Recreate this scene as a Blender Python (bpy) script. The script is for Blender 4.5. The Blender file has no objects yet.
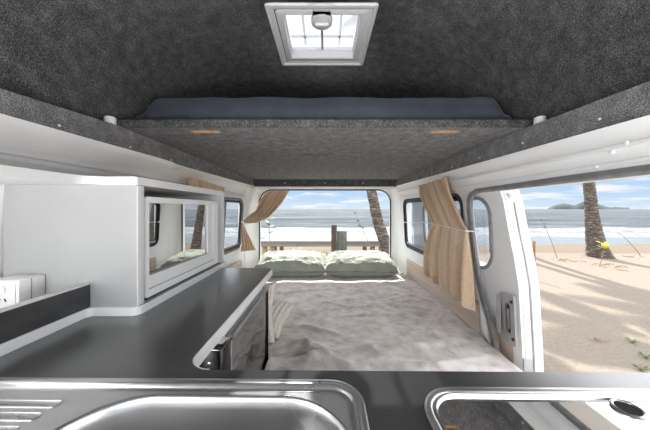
import bpy, bmesh, math, random
from math import sin, cos, pi, radians as R
from mathutils import Vector, noise
from mathutils.geometry import tessellate_polygon
random.seed(7)
sc = bpy.context.scene
COL = sc.collection
ZC = 1.70          # eye height above the sand
F = 250.0          # focal length in pixels of the 650 px wide photo

def W(x, y, h): return Vector((x, y, ZC + h))
def P(px, py, Y): return W((px - 325) * Y / F, Y, -(py - 209) * Y / F)
def lerp(a, b, t): return a + (b - a) * t
def sst(a, b, x):
    t = max(0, min(1, (x - a) / (b - a))); return t * t * (3 - 2 * t)
def nz(x, y, z=0): return noise.noise(Vector((x, y, z)))
def pw(tab, x):
    if x <= tab[0][0]: return tab[0][1]
    for (a, va), (b, vb) in zip(tab, tab[1:]):
        if x <= b: return lerp(va, vb, (x - a) / (b - a))
    return tab[-1][1]

# ------------------------------------------------------------------ materials
MATS = {}
def srgb(c):
    return tuple((v / 255 / 12.92 if v / 255 <= .04045 else ((v / 255 + .055) / 1.055) ** 2.4) for v in c) + (1,)
class NT:
    def __init__(s, name):
        s.m = bpy.data.materials.new(name); s.m.use_nodes = True
        s.t = s.m.node_tree; s.t.nodes.clear()
        s.out = s.n('ShaderNodeOutputMaterial')
    def n(s, typ, **kw):
        o = s.t.nodes.new(typ)
        for k, v in kw.items(): setattr(o, k, v)
        return o
    def l(s, a, b): s.t.links.new(a, b)
    def noise(s, scale, detail=3, vec=None, rough=.5):
        o = s.n('ShaderNodeTexNoise'); o.inputs['Scale'].default_value = scale
        o.inputs['Detail'].default_value = detail; o.inputs['Roughness'].default_value = rough
        if vec is not None: s.l(vec, o.inputs['Vector'])
        return o
    def ramp(s, fac, stops):
        o = s.n('ShaderNodeValToRGB'); e = o.color_ramp.elements
        while len(e) < len(stops): e.new(.5)
        for el, (p, c) in zip(e, stops): el.position = p; el.color = c
        s.l(fac, o.inputs['Fac']); return o
    def coord(s, scale=(1, 1, 1), kind='Object'):
        tc = s.n('ShaderNodeTexCoord'); mp = s.n('ShaderNodeMapping'); mp.inputs['Scale'].default_value = scale
        s.l(tc.outputs[kind], mp.inputs['Vector']); return mp.outputs['Vector']
    def bump(s, h, strength, dist=.01):
        b = s.n('ShaderNodeBump'); b.inputs['Strength'].default_value = strength; b.inputs['Distance'].default_value = dist
        s.l(h, b.inputs['Height']); return b.outputs['Normal']
    def bsdf(s, rough=.5, metal=0, col=None):
        b = s.n('ShaderNodeBsdfPrincipled'); b.inputs['Roughness'].default_value = rough; b.inputs['Metallic'].default_value = metal
        if col: b.inputs['Base Color'].default_value = col
        s.l(b.outputs[0], s.out.inputs[0]); return b

def mat(name, c1, c2=None, scale=20, rough=.5, metal=0, bump=0, bscale=None, detail=3, stretch=(1, 1, 1), sheen=0, lo=.35, hi=.65, spec=None, aniso=0):
    n = NT(name); b = n.bsdf(rough, metal)
    vec = n.coord(stretch)
    t = n.noise(scale, detail, vec)
    r = n.ramp(t.outputs['Fac'], [(lo, srgb(c1)), (hi, srgb(c2 or c1))])
    n.l(r.outputs[0], b.inputs['Base Color'])
    if bump:
        t2 = n.noise(bscale or scale, detail, vec)
        n.l(n.bump(t2.outputs['Fac'], bump), b.inputs['Normal'])
    if sheen: b.inputs['Sheen Weight'].default_value = sheen; b.inputs['Sheen Roughness'].default_value = .4
    if spec is not None: b.inputs['Specular IOR Level'].default_value = spec
    MATS[name] = n.m; return n.m

mat('white_paint', (240, 240, 240), (244, 244, 244), 6, .28)
mat('white_laminate', (222, 222, 222), (228, 228, 228), 8, .38)
mat('white_plastic', (238, 238, 238), (242, 242, 242), 9, .32)
mat('vent_plastic', (206, 206, 206), (212, 212, 212), 9, .35)
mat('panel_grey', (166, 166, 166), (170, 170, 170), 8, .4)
mat('grey_plastic', (150, 150, 150), (165, 165, 165), 14, .4)
mat('grey_metal', (172, 172, 172), (192, 192, 192), 14, .42, .35)
mat('rubber', (122, 123, 124), (140, 141, 142), 30, .55)
mat('dark_rubber', (45, 46, 47), (60, 61, 62), 30, .6)
mat('black_plastic', (18, 18, 18), (26, 26, 26), 30, .3)
mat('black_matte', (12, 12, 12), (18, 18, 18), 30, .9)
mat('bench_dark', (66, 66, 66), (74, 74, 74), 260, .33, detail=2, spec=1.0)
_b = MATS['bench_dark'].node_tree.nodes['Principled BSDF']; _b.inputs['Coat Weight'].default_value = .5; _b.inputs['Coat Roughness'].default_value = .2
mat('upstand_dark', (54, 54, 55), (70, 70, 71), 9, .35, stretch=(1, 1, 3))
mat('curtain_cloth', (208, 180, 150), (218, 190, 162), 60, .48, bump=.15, bscale=400, sheen=.3)
mat('curtain_lining', (176, 122, 84), (190, 136, 96), 60, .6)
mat('pillow_green', (149, 155, 143), (159, 165, 153), 9, .85, bump=.18, bscale=22, detail=5, sheen=.2)
mat('cushion_cream', (222, 214, 202), (238, 232, 222), 40, .9, bump=.5, bscale=160, sheen=.2)
mat('sheet_blue', (48, 53, 64), (57, 62, 73), 10, .8, bump=.25, bscale=14, sheen=.2)
mat('plywood', (196, 160, 116), (160, 122, 82), 30, .6, stretch=(1, 1, 12))
mat('aluminium', (190, 190, 190), (206, 206, 206), 40, .3, 1)
mat('chrome', (205, 205, 205), (215, 215, 215), 30, .16, 1)
mat('cord_white', (236, 236, 236), (244, 244, 244), 80, .6)
mat('van_floor', (90, 90, 88), (110, 110, 107), 60, .6)
mat('post_dark', (44, 36, 31), (64, 52, 44), 12, .85, bump=.4, stretch=(1, 1, .15), detail=5)
mat('pillar_green', (72, 75, 65), (80, 83, 73), 10, .6)
mat('table_wood', (104, 100, 95), (124, 121, 117), 10, .7, bump=.2, stretch=(.1, 1, 1), detail=5)
mat('post_pale', (128, 112, 88), (112, 97, 74), 10, .8, bump=.2, stretch=(1, 1, .15))
mat('stake_wood', (112, 76, 42), (130, 92, 56), 20, .7, stretch=(1, 1, .1))
mat('leaf_green', (60, 90, 26), (104, 126, 42), 12, .5)
mat('leaf_yellow', (168, 152, 22), (184, 172, 46), 12, .5)
mat('dry_stalk', (110, 88, 58), (130, 108, 76), 20, .8)
mat('seed_head', (70, 76, 58), (104, 104, 80), 30, .9)
mat('driftwood', (96, 74, 56), (140, 116, 92), 30, .9)
mat('frond', (52, 72, 34), (84, 102, 50), 6, .5)
mat('foam', (66, 73, 79), (108, 110, 112), 1.6, .8, bump=.8, bscale=2.5, detail=6)

def carpet(name, dark, mid, light):
    n = NT(name); b = n.bsdf(.95); b.inputs['Specular IOR Level'].default_value = .1
    v = n.coord()
    a = n.noise(330, 2, v, .6); c = n.noise(26, 3, v)
    mx = n.n('ShaderNodeMath', operation='ADD'); mu = n.n('ShaderNodeMath', operation='MULTIPLY'); mu.inputs[1].default_value = .3
    n.l(c.outputs['Fac'], mu.inputs[0]); n.l(a.outputs['Fac'], mx.inputs[0]); n.l(mu.outputs[0], mx.inputs[1])
    r = n.ramp(mx.outputs[0], [(.46, srgb(dark)), (.66, srgb(mid)), (.86, srgb(light))])
    n.l(r.outputs[0], b.inputs['Base Color'])
    n.l(n.bump(a.outputs['Fac'], .35, .003), b.inputs['Normal'])
    MATS[name] = n.m
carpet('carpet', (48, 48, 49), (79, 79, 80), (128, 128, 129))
carpet('carpet_lit', (78, 78, 79), (120, 120, 121), (172, 172, 173))  # lit copy of carpet; light on bands and platform put into its colour

def velvet():
    n = NT('velvet'); b = n.bsdf(.8)
    v = n.coord()
    a = n.noise(4.2, 6, v, .62); c = n.noise(17, 5, v, .6)
    mx = n.n('ShaderNodeMath', operation='MULTIPLY'); n.l(a.outputs['Fac'], mx.inputs[0]); n.l(c.outputs['Fac'], mx.inputs[1])
    r = n.ramp(mx.outputs[0], [(.13, srgb((180, 170, 165))), (.25, srgb((212, 203, 198))), (.4, srgb((230, 224, 220)))])
    n.l(r.outputs[0], b.inputs['Base Color'])
    b.inputs['Sheen Weight'].default_value = .5; b.inputs['Sheen Roughness'].default_value = .35
    n.l(n.bump(a.outputs['Fac'], .4, .03), b.inputs['Normal'])
    MATS['velvet'] = n.m
velvet()

def mirror_dark(name, tint, rough=.03):
    n = NT(name); b = n.bsdf(rough, 0, srgb((8, 8, 9))); b.inputs['Specular IOR Level'].default_value = .5
    g = n.n('ShaderNodeBsdfGlossy'); g.inputs['Color'].default_value = (tint, tint, tint, 1); g.inputs['Roughness'].default_value = rough
    t = n.noise(3, 2, n.coord())
    rr = n.ramp(t.outputs['Fac'], [(.3, (rough, rough, rough, 1)), (.7, (rough * 1.6, rough * 1.6, rough * 1.6, 1))])
    n.l(rr.outputs[0], g.inputs['Roughness'])
    m = n.n('ShaderNodeMixShader'); m.inputs[0].default_value = .85
    n.l(b.outputs[0], m.inputs[1]); n.l(g.outputs[0], m.inputs[2]); n.l(m.outputs[0], n.out.inputs[0])
    MATS[name] = n.m
mirror_dark('oven_glass', .58, .008)
mirror_dark('hob_glass', .8, .02)
mirror_dark('fridge_black', .4, .06)

def steel():
    n = NT('steel'); b = n.bsdf(.3, 1)
    t = n.noise(6, 2, n.coord())
    r = n.ramp(t.outputs['Fac'], [(.3, srgb((214, 214, 214))), (.7, srgb((222, 222, 222)))])
    n.l(r.outputs[0], b.inputs['Base Color'])
    q = n.ramp(t.outputs['Fac'], [(.3, (.27, .27, .27, 1)), (.7, (.31, .31, .31, 1))]); n.l(q.outputs[0], b.inputs['Roughness'])
    MATS['steel'] = n.m
steel()
mat('steel_satin', (216, 216, 216), (222, 222, 222), 30, .5, 1)

def pane(name, tint, refl):
    n = NT(name)
    tr = n.n('ShaderNodeBsdfTransparent')
    t = n.noise(4, 2, n.coord())
    r = n.ramp(t.outputs['Fac'], [(.3, tint), (.7, tint)]); n.l(r.outputs[0], tr.inputs['Color'])
    g = n.n('ShaderNodeBsdfGlossy'); g.inputs['Roughness'].default_value = .01
    m = n.n('ShaderNodeMixShader'); m.inputs[0].default_value = refl
    n.l(tr.outputs[0], m.inputs[1]); n.l(g.outputs[0], m.inputs[2]); n.l(m.outputs[0], n.out.inputs[0])
    MATS[name] = n.m
pane('window_glass', (.86, .88, .9, 1), .05)

def acrylic():
    n = NT('acrylic')
    a = n.n('ShaderNodeBsdfTranslucent'); a.inputs[0].default_value = (.22, .225, .24, 1)
    tr = n.n('ShaderNodeBsdfTransparent'); tr.inputs[0].default_value = (.2, .207, .22, 1)
    t = n.noise(14, 3, n.coord()); r = n.ramp(t.outputs['Fac'], [(.3, (.45, .45, .45, 1)), (.7, (.62, .62, .62, 1))])
    m = n.n('ShaderNodeMixShader'); n.l(r.outputs[0], m.inputs[0])
    n.l(tr.outputs[0], m.inputs[1]); n.l(a.outputs[0], m.inputs[2]); n.l(m.outputs[0], n.out.inputs[0])
    MATS['acrylic'] = n.m
acrylic()
def frosted():
    n = NT('frosted'); a = n.n('ShaderNodeBsdfTranslucent'); d = n.n('ShaderNodeBsdfDiffuse'); m = n.n('ShaderNodeMixShader'); m.inputs[0].default_value = .3
    t = n.noise(20, 2, n.coord()); r = n.ramp(t.outputs['Fac'], [(.3, (.82, .83, .85, 1)), (.7, (.9, .9, .92, 1))])
    n.l(r.outputs[0], a.inputs[0]); n.l(r.outputs[0], d.inputs[0]); n.l(a.outputs[0], m.inputs[1]); n.l(d.outputs[0], m.inputs[2]); n.l(m.outputs[0], n.out.inputs[0])
    MATS['frosted'] = n.m
frosted()

def woodgrain():
    n = NT('wood_laminate'); b = n.bsdf(.5)
    t = n.noise(14, 6, n.coord((1, .12, 2.6)), .6)
    r = n.ramp(t.outputs['Fac'], [(.3, srgb((172, 154, 140))), (.5, srgb((192, 175, 160))), (.7, srgb((206, 190, 176)))])
    n.l(r.outputs[0], b.inputs['Base Color']); MATS['wood_laminate'] = n.m
woodgrain()

def bark():
    n = NT('palm_bark'); b = n.bsdf(.95)
    v = n.coord((1, 1, 4)); a = n.noise(7, 6, v, .7); w = n.noise(3, 3, n.coord((1, 1, 9)))
    r = n.ramp(a.outputs['Fac'], [(.3, srgb((44, 37, 33))), (.5, srgb((76, 66, 58))), (.64, srgb((124, 118, 109)))])
    n.l(r.outputs[0], b.inputs['Base Color']); n.l(n.bump(w.outputs['Fac'], .9, .05), b.inputs['Normal'])
    MATS['palm_bark'] = n.m
bark()

def sand():
    n = NT('sand'); b = n.bsdf(.95); b.inputs['Specular IOR Level'].default_value = .1
    g = n.n('ShaderNodeNewGeometry'); sp = n.n('ShaderNodeSeparateXYZ'); n.l(g.outputs['Position'], sp.inputs[0])
    a = n.noise(.9, 5, g.outputs['Position']); f = n.noise(26, 6, g.outputs['Position'], .7); k = n.noise(5, 6, g.outputs['Position'], .65)
    dry = n.ramp(f.outputs['Fac'], [(.28, srgb((78, 71, 63))), (.42, srgb((107, 99, 90))), (.7, srgb((116, 108, 99)))])
    wet = n.ramp(k.outputs['Fac'], [(.3, srgb((90, 81, 70))), (.7, srgb((97, 88, 77)))])
    ad = n.n('ShaderNodeMath', operation='MULTIPLY_ADD'); ad.inputs[1].default_value = 1.0
    n.l(a.outputs['Fac'], ad.inputs[0]); n.l(sp.outputs['Y'], ad.inputs[2])
    mr = n.n('ShaderNodeMapRange'); mr.inputs['From Min'].default_value = 9.7; mr.inputs['From Max'].default_value = 10.2
    n.l(ad.outputs[0], mr.inputs['Value'])
    m = n.n('ShaderNodeMix', data_type='RGBA'); n.l(mr.outputs[0], m.inputs['Factor']); n.l(dry.outputs[0], m.inputs['A']); n.l(wet.outputs[0], m.inputs['B'])
    n.l(m.outputs['Result'], b.inputs['Base Color'])
    n.l(n.bump(k.outputs['Fac'], .55, .08), b.inputs['Normal'])
    MATS['sand'] = n.m
sand()

def water():
    n = NT('sea_water'); b = n.bsdf(.22); b.inputs['IOR'].default_value = 1.33
    g = n.n('ShaderNodeNewGeometry'); sp = n.n('ShaderNodeSeparateXYZ'); n.l(g.outputs['Position'], sp.inputs[0])
    mp = n.n('ShaderNodeMapping'); mp.inputs['Scale'].default_value = (.35, 1.0, 1); n.l(g.outputs['Position'], mp.inputs['Vector'])
    mp2 = n.n('ShaderNodeMapping'); mp2.inputs['Scale'].default_value = (.05, .12, 1); n.l(g.outputs['Position'], mp2.inputs['Vector'])
    big = n.noise(1, 8, mp2.outputs[0], .75); sm = n.noise(1.1, 8, mp.outputs[0], .7)
    deep = n.ramp(big.outputs['Fac'], [(.36, srgb((37, 43, 48))), (.5, srgb((54, 60, 65))), (.64, srgb((90, 93, 95)))])
    # foam from the shore out to the surf line, broken up by noise
    fr = n.n('ShaderNodeMapRange', interpolation_type='SMOOTHSTEP'); fr.inputs['From Min'].default_value = 27; fr.inputs['From Max'].default_value = 18
    n.l(sp.outputs['Y'], fr.inputs['Value'])
    ad = n.n('ShaderNodeMath', operation='MULTIPLY_ADD'); n.l(fr.outputs[0], ad.inputs[0]); ad.inputs[1].default_value = .32; n.l(sm.outputs['Fac'], ad.inputs[2])
    fm = n.ramp(ad.outputs[0], [(.62, (0, 0, 0, 1)), (.76, (1, 1, 1, 1))])
    # the thin wash nearest the beach is clear again
    ws = n.n('ShaderNodeMapRange', interpolation_type='SMOOTHSTEP'); ws.inputs['From Min'].default_value = 16.2; ws.inputs['From Max'].default_value = 18.4
    n.l(sp.outputs['Y'], ws.inputs['Value'])
    mm = n.n('ShaderNodeMath', operation='MULTIPLY'); n.l(fm.outputs[0], mm.inputs[0]); n.l(ws.outputs[0], mm.inputs[1])
    wash = n.n('ShaderNodeMix', data_type='RGBA'); wash.inputs['A'].default_value = srgb((92, 98, 105)); n.l(deep.outputs[0], wash.inputs['B'])
    w2 = n.n('ShaderNodeMapRange'); w2.inputs['From Min'].default_value = 18; w2.inputs['From Max'].default_value = 26; n.l(sp.outputs['Y'], w2.inputs['Value'])
    n.l(w2.outputs[0], wash.inputs['Factor'])
    m = n.n('ShaderNodeMix', data_type='RGBA'); n.l(mm.outputs[0], m.inputs['Factor']); n.l(wash.outputs['Result'], m.inputs['A']); m.inputs['B'].default_value = srgb((102, 105, 108))
    n.l(m.outputs['Result'], b.inputs['Base Color'])
    n.l(n.bump(sm.outputs['Fac'], .8, .5), b.inputs['Normal'])
    b.inputs['Specular IOR Level'].default_value = .04; b.inputs['Roughness'].default_value = .5
    MATS['sea_water'] = n.m
water()

def island_mat():
    n = NT('island_forest'); b = n.bsdf(1)
    t = n.noise(.03, 6, n.coord(), .7)
    r = n.ramp(t.outputs['Fac'], [(.35, srgb((24, 33, 37))), (.6, srgb((42, 54, 52)))]); n.l(r.outputs[0], b.inputs['Base Color'])
    MATS['island_forest'] = n.m
island_mat()

# ------------------------------------------------------------------ mesh building
class MB:
    def __init__(s): s.bm = bmesh.new()
    def box(s, lo, hi, bev=0, seg=2):
        b = bmesh.new(); bmesh.ops.create_cube(b, size=1)
        for v in b.verts:
            for i in range(3): v.co[i] = lo[i] if v.co[i] < 0 else hi[i]
        if bev: bmesh.ops.bevel(b, geom=b.edges[:], offset=bev, segments=seg, affect='EDGES', profile=.5)
        s.add(b); return s
    def add(s, b):
        me = bpy.data.meshes.new('t'); b.to_mesh(me); b.free(); s.bm.from_mesh(me); bpy.data.meshes.remove(me)
    def loft(s, loops, closed=True, cap=(False, False)):
        rows = [[s.bm.verts.new(p) for p in lp] for lp in loops]
        n = len(rows[0])
        for a, b in zip(rows, rows[1:]):
            for i in range(n if closed else n - 1):
                j = (i + 1) % n
                try: s.bm.faces.new((a[i], a[j], b[j], b[i]))
                except ValueError: pass
        if cap[0]: s.bm.faces.new(rows[0][::-1])
        if cap[1]: s.bm.faces.new(rows[-1])
        return s
    def tube(s, pts, r, n=8, cap=True):
        pts = [Vector(p) for p in pts]; loops = []; prev = None
        for i, p in enumerate(pts):
            d = (pts[min(i + 1, len(pts) - 1)] - pts[max(i - 1, 0)]).normalized()
            if prev is None:
                up = Vector((0, 0, 1)) if abs(d.z) < .9 else Vector((1, 0, 0)); a = d.cross(up).normalized()
            else: a = (prev - d * prev.dot(d)).normalized()
            prev = a; b = d.cross(a); rr = r[i] if isinstance(r, (list, tuple)) else r
            loops.append([p + (a * cos(2 * pi * k / n) + b * sin(2 * pi * k / n)) * rr for k in range(n)])
        return s.loft(loops, True, (cap, cap))
    def ring(s, pts, r, n=8):
        pts = [Vector(p) for p in pts]; N = len(pts); loops = []; nrm = Vector((0, 0, 0))
        c = sum(pts, Vector()) / N
        for i in range(N): nrm += (pts[i] - c).cross(pts[(i + 1) % N] - c)
        nrm.normalize()
        for i in range(N):
            d = (pts[(i + 1) % N] - pts[i - 1]).normalized(); a = d.cross(nrm).normalized()
            loops.append([pts[i] + (a * cos(2 * pi * k / n) + nrm * sin(2 * pi * k / n)) * r for k in range(n)])
        loops.append(loops[0]); s.loft(loops); bmesh.ops.remove_doubles(s.bm, verts=s.bm.verts[:], dist=1e-6); return s
    def lathe(s, prof, c, axis='Z', n=24):
        ax = {'X': (Vector((0, 1, 0)), Vector((0, 0, 1)), Vector((1, 0, 0))), 'Y': (Vector((0, 0, 1)), Vector((1, 0, 0)), Vector((0, 1, 0))), 'Z': (Vector((1, 0, 0)), Vector((0, 1, 0)), Vector((0, 0, 1)))}[axis]
        c = Vector(c)
        loops = [[c + (ax[0] * cos(2 * pi * k / n) + ax[1] * sin(2 * pi * k / n)) * max(r, 1e-4) + ax[2] * h for k in range(n)] for r, h in prof]
        return s.loft(loops, True, (True, True))
    def plate(s, outer, holes, w0, w1, f):
        lps = [outer] + list(holes); flat = [p for lp in lps for p in lp]
        tri = tessellate_polygon([[Vector((p[0], p[1], 0)) for p in lp] for lp in lps])
        A = [s.bm.verts.new(f(p[0], p[1], w0)) for p in flat]; B = [s.bm.verts.new(f(p[0], p[1], w1)) for p in flat]
        for t in tri:
            for L in ([A[i] for i in t], [B[i] for i in reversed(t)]):
                try: s.bm.faces.new(L)
                except ValueError: pass
        k = 0
        for lp in lps:
            n = len(lp)
            for i in range(n):
                j = (i + 1) % n
                try: s.bm.faces.new((A[k + i], A[k + j], B[k + j], B[k + i]))
                except ValueError: pass
            k += n
        return s
    def grid(s, nu, nv, f):
        V = [[s.bm.verts.new(f(i / nu, j / nv)) for j in range(nv + 1)] for i in range(nu + 1)]
        for i in range(nu):
            for j in range(nv): s.bm.faces.new((V[i][j], V[i + 1][j], V[i + 1][j + 1], V[i][j + 1]))
        return s
    def build(s, name, m, parent=None, smooth=35, solid=0, kind=None, label=None, off=0):
        bm = s.bm; bmesh.ops.recalc_face_normals(bm, faces=bm.faces[:])
        me = bpy.data.meshes.new(name); 
        if parent is not None: o0 = root_loc(parent)
        else:
            xs = [v.co for v in bm.verts]; mn = [min(c[i] for c in xs) for i in range(3)]; mx = [max(c[i] for c in xs) for i in range(3)]
            o0 = Vector(((mn[0] + mx[0]) / 2, (mn[1] + mx[1]) / 2, mn[2]))
        for v in bm.verts: v.co -= o0
        bm.to_mesh(me); bm.free()
        if smooth:
            for p in me.polygons: p.use_smooth = True
            me.set_sharp_from_angle(angle=R(smooth))
        me.materials.append(MATS[m])
        o = bpy.data.objects.new(name, me); COL.objects.link(o)
        if parent is not None: o.parent = parent
        else: o.location = o0
        if solid:
            md = o.modifiers.new('thickness', 'SOLIDIFY'); md.thickness = solid; md.offset = off
        if kind: o['kind'] = kind
        if label: o['label'] = label
        return o
def root_loc(o):
    v = Vector(o.location)
    while o.parent is not None: o = o.parent; v += o.location
    return v
def T(name, label, cat, loc, group=None, kind=None):
    o = bpy.data.objects.new(name, None); COL.objects.link(o); o.location = loc; o.empty_display_size = .05
    if kind: o['kind'] = kind
    o['label'] = label; o['category'] = cat
    if group: o['group'] = group
    return o
def tag(o, label, cat, group=None, kind=None):
    o['label'] = label; o['category'] = cat
    if group: o['group'] = group
    if kind: o['kind'] = kind
    return o
def struct(o, label=None):
    o['kind'] = 'structure'
    if label: o['label'] = label
    return o
def dup(root, loc, label=None, name=None):
    r = root.copy(); COL.objects.link(r); r.location = loc
    if label: r['label'] = label
    for ch in list(root.children):
        c = ch.copy(); COL.objects.link(c); c.parent = r
        for g in list(ch.children):
            d = g.copy(); COL.objects.link(d); d.parent = c
    return r

def rrect(u0, v0, u1, v1, r, n=6, d=0):
    u0 += d; v0 += d; u1 -= d; v1 -= d; r = max(r - d, .0015); pts = []
    for cx, cy, a in ((u1 - r, v0 + r, -90), (u1 - r, v1 - r, 0), (u0 + r, v1 - r, 90), (u0 + r, v0 + r, 180)):
        for k in range(n + 1):
            t = R(a + 90 * k / n); pts.append((cx + r * cos(t), cy + r * sin(t)))
    return pts
def slot(u0, v0, u1, v1, n=8):
    return rrect(u0, v0, u1, v1, min(u1 - u0, v1 - v0) / 2 - .0005, n)
def fillet(poly, radii, n=6):
    out = []; N = len(poly)
    for i in range(N):
        p = Vector(poly[i]); r = radii.get(i, 0)
        if not r: out.append(tuple(p)); continue
        a = (Vector(poly[i - 1]) - p).normalized(); b = (Vector(poly[(i + 1) % N]) - p).normalized()
        ang = a.angle(b); L = r / math.tan(ang / 2); c = p + (a + b).normalized() * (r / sin(ang / 2))
        s0 = p + a * L - c; s1 = p + b * L - c
        t0 = math.atan2(s0.y, s0.x); dt = (math.atan2(s1.y, s1.x) - t0 + pi) % (2 * pi) - pi
        for k in range(n + 1): out.append((c.x + r * cos(t0 + dt * k / n), c.y + r * sin(t0 + dt * k / n)))
    return out

# ------------------------------------------------------------------ van shell
def xl(y, h): return -(.855 - .03 * max(y, .2) - .06 * h)      # inner skin, left
def xr(y, h): return .77 - .05 * h                              # inner skin, right
fl = lambda u, v, w: W(xl(u, v) - w, u, v)
fr = lambda u, v, w: W(xr(u, v) + w, u, v)

struct(MB().box(W(-.86, -1.0, -1.2), W(.86, 2.72, -1.15)).build('floor', 'van_floor'))
win_l = rrect(1.40, -.36, 2.36, .085, .07); cab_l = rrect(-.80, -.45, -.10, .08, .1)
struct(MB().plate([(-1.0, -1.15), (2.72, -1.15), (2.72, .12), (-1.0, .12)], [win_l, cab_l], 0, .014, fl).build('wall_left', 'white_paint'))
door_path = [(1.24, .088), (1.285, .075), (1.312, .045), (1.318, 0), (1.31, -.1), (1.288, -.25), (1.268, -.36), (1.235, -.46), (1.195, -.54), (1.172, -.62), (1.163, -.70), (1.16, -1.1)]
door_hole = [(.12, -1.1), (.12, .02), (.15, .07), (.2, .088)] + door_path
win_r = rrect(1.40, -.36, 2.43, .085, .07); cab_r = rrect(-.80, -.45, -.10, .08, .1)
struct(MB().plate([(-1.0, -1.15), (2.72, -1.15), (2.72, .12), (-1.0, .12)], [win_r, cab_r, door_hole], 0, .012, fr).build('wall_right', 'white_paint'))
rear_hole = rrect(-.705, -.80, .705, .205, .13, 8)
wr = struct(MB().plate([(-.84, -1.15), (.84, -1.15), (.84, .30), (-.84, .30)], [rear_hole], 2.70, 2.745, lambda u, v, w: W(u, w, v)).build('wall_rear', 'white_paint'))
struct(MB().ring([W(u, 2.698, v) for u, v in rear_hole], .007).build('trim_4', 'dark_rubber'))
# softly rounded jambs between the side skins and the rear opening
for s, nm in ((-1, 'trim_5'), (1, 'trim_6')):
    prof = [(.80, 2.48), (.782, 2.50), (.775, 2.56), (.765, 2.62), (.745, 2.67), (.712, 2.698), (.86, 2.70), (.86, 2.48)]
    loops = []
    for h, k in ((.22, -.03), (.10, -.008), (-.1, 0), (-.4, .016), (-.8, .034)):
        loops.append([W(s * (x + (k if x < .84 and x > .72 else 0)), y, h) for x, y in prof])
    struct(MB().loft(loops, True, (True, True)).build(nm, 'white_paint'))
struct(MB().plate([(-1, -1.15)] + [(1, -1.15), (1, .6), (-1, .6)], [rrect(-.70, -.42, .70, .14, .12)], -1.04, -1.0, lambda u, v, w: W(u * .86, w, v)).build('wall_front', 'white_paint'))

# cant rails over the side walls
def rail(prof, s, nm):
    loops = []
    for y in (-1.0, .2, .57, 1.2, 1.9, 2.72):
        loops.append([W(s * x, y, h + (.012 * (y - .57) * sst(.1, .21, h))) for x, h in prof])
    return struct(MB().loft(loops, True, (True, True)).build(nm, 'white_paint', smooth=28))
rr_ = rail([(.730, .212), (.742, .205), (.752, .192), (.757, .178), (.757, .168), (.748, .164), (.748, .158), (.758, .155), (.766, .140), (.768, .126), (.760, .123), (.760, .115), (.772, .110), (.772, .100), (.764, .096), (.764, .086), (.86, .086), (.86, .212)], 1, 'trim_1')
rail([(.730, .212), (.738, .206), (.762, .202), (.786, .188), (.806, .165), (.812, .143), (.826, .140), (.830, .128), (.806, .122), (.800, .112), (.806, .10), (.89, .10), (.89, .212)], -1, 'trim_2')
# padded white trim hanging under the left carpet board, ending with a rounded nose
loops = []
for y, k in [(-.99, 1), (.2, 1), (.8, 1), (1.1, .98), (1.2, .9), (1.26, .7), (1.285, .35), (1.29, .1)]:
    lp_ = [(.728, .212), (.731, .203), (.742, .190), (.760, .170), (.774, .153), (.781, .147), (.79, .150), (.795, .165), (.79, .2), (.76, .216)]
    c0 = (.762, .192); d0 = .012 * (y - .57) + .018 * sst(.4, 1.3, y)
    loops.append([W(-(c0[0] + (x - c0[0]) * k), y, c0[1] + (h - c0[1]) * k + d0 * (1 if h < .19 else .6)) for x, h in lp_])
struct(MB().loft(loops, True, (True, True)).build('trim_12', 'white_plastic', smooth=50))
MB().tube([W(.765, y, .092) for y in (-.2, .3, .8, 1.26)], .006, 6).build('seal', 'dark_rubber', rr_)
for y, h, x in ((.62, .165, .75), (.70, .118, .76), (.95, .165, .75), (1.2, .19, .748), (.66, .150, .758)):
    MB().lathe([(.005, .004), (.005, -.003), (.003, -.005)], W(x, y, h), 'X', 12).build('fastener', 'white_plastic', rr_)
# thin roof skin over the rails and header at the tail
struct(MB().box(W(-.74, 2.58, .212), W(.74, 2.72, .30)).build('trim_7', 'white_paint'))

# carpeted boards
def band(s, nm):
    loops = []
    for y in (-1.0, .2, .57, .90, 1.6, 2.575):
        b = .207 + .012 * (y - .57)
        t = pw([(-1, .265), (.57, .275 if s < 0 else .292), (.9, .299), (2.6, .299)], y)
        loops.append([W(s * x, y, h) for x, h in ((.74, b), (.74, t), (.83, t), (.83, b))])
    o = struct(MB().loft(loops, True, (True, True)).build(nm, 'carpet_lit'))
    spots = ((59, 125.5), (130, 147), (171, 160), (198, 168.5), (216, 175)) if s < 0 else ((600, 119), (523, 143), (480, 158), (452, 167), (432, 173))
    for px, py in spots:
        Y = .74 * F / abs(px - 325); p = P(px, py, Y); p.x = s * .740
        MB().lathe([(.0034, -.002), (.0034, .002), (.0015, .003)] if s < 0 else [(.0015, -.003), (.0034, -.002), (.0034, .002)], p, 'X', 10).build('screw', 'white_plastic', o)
    return o
band(-1, 'trim_left'); band(1, 'trim_right')
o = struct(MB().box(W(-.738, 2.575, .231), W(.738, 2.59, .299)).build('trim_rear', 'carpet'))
for px in (285, 325, 363):
    p = P(px, 183, 2.575); MB().lathe([(.003, -.004), (.0055, -.002), (.0055, .002)], p, 'Y', 10).build('screw', 'white_plastic', o)

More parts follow.
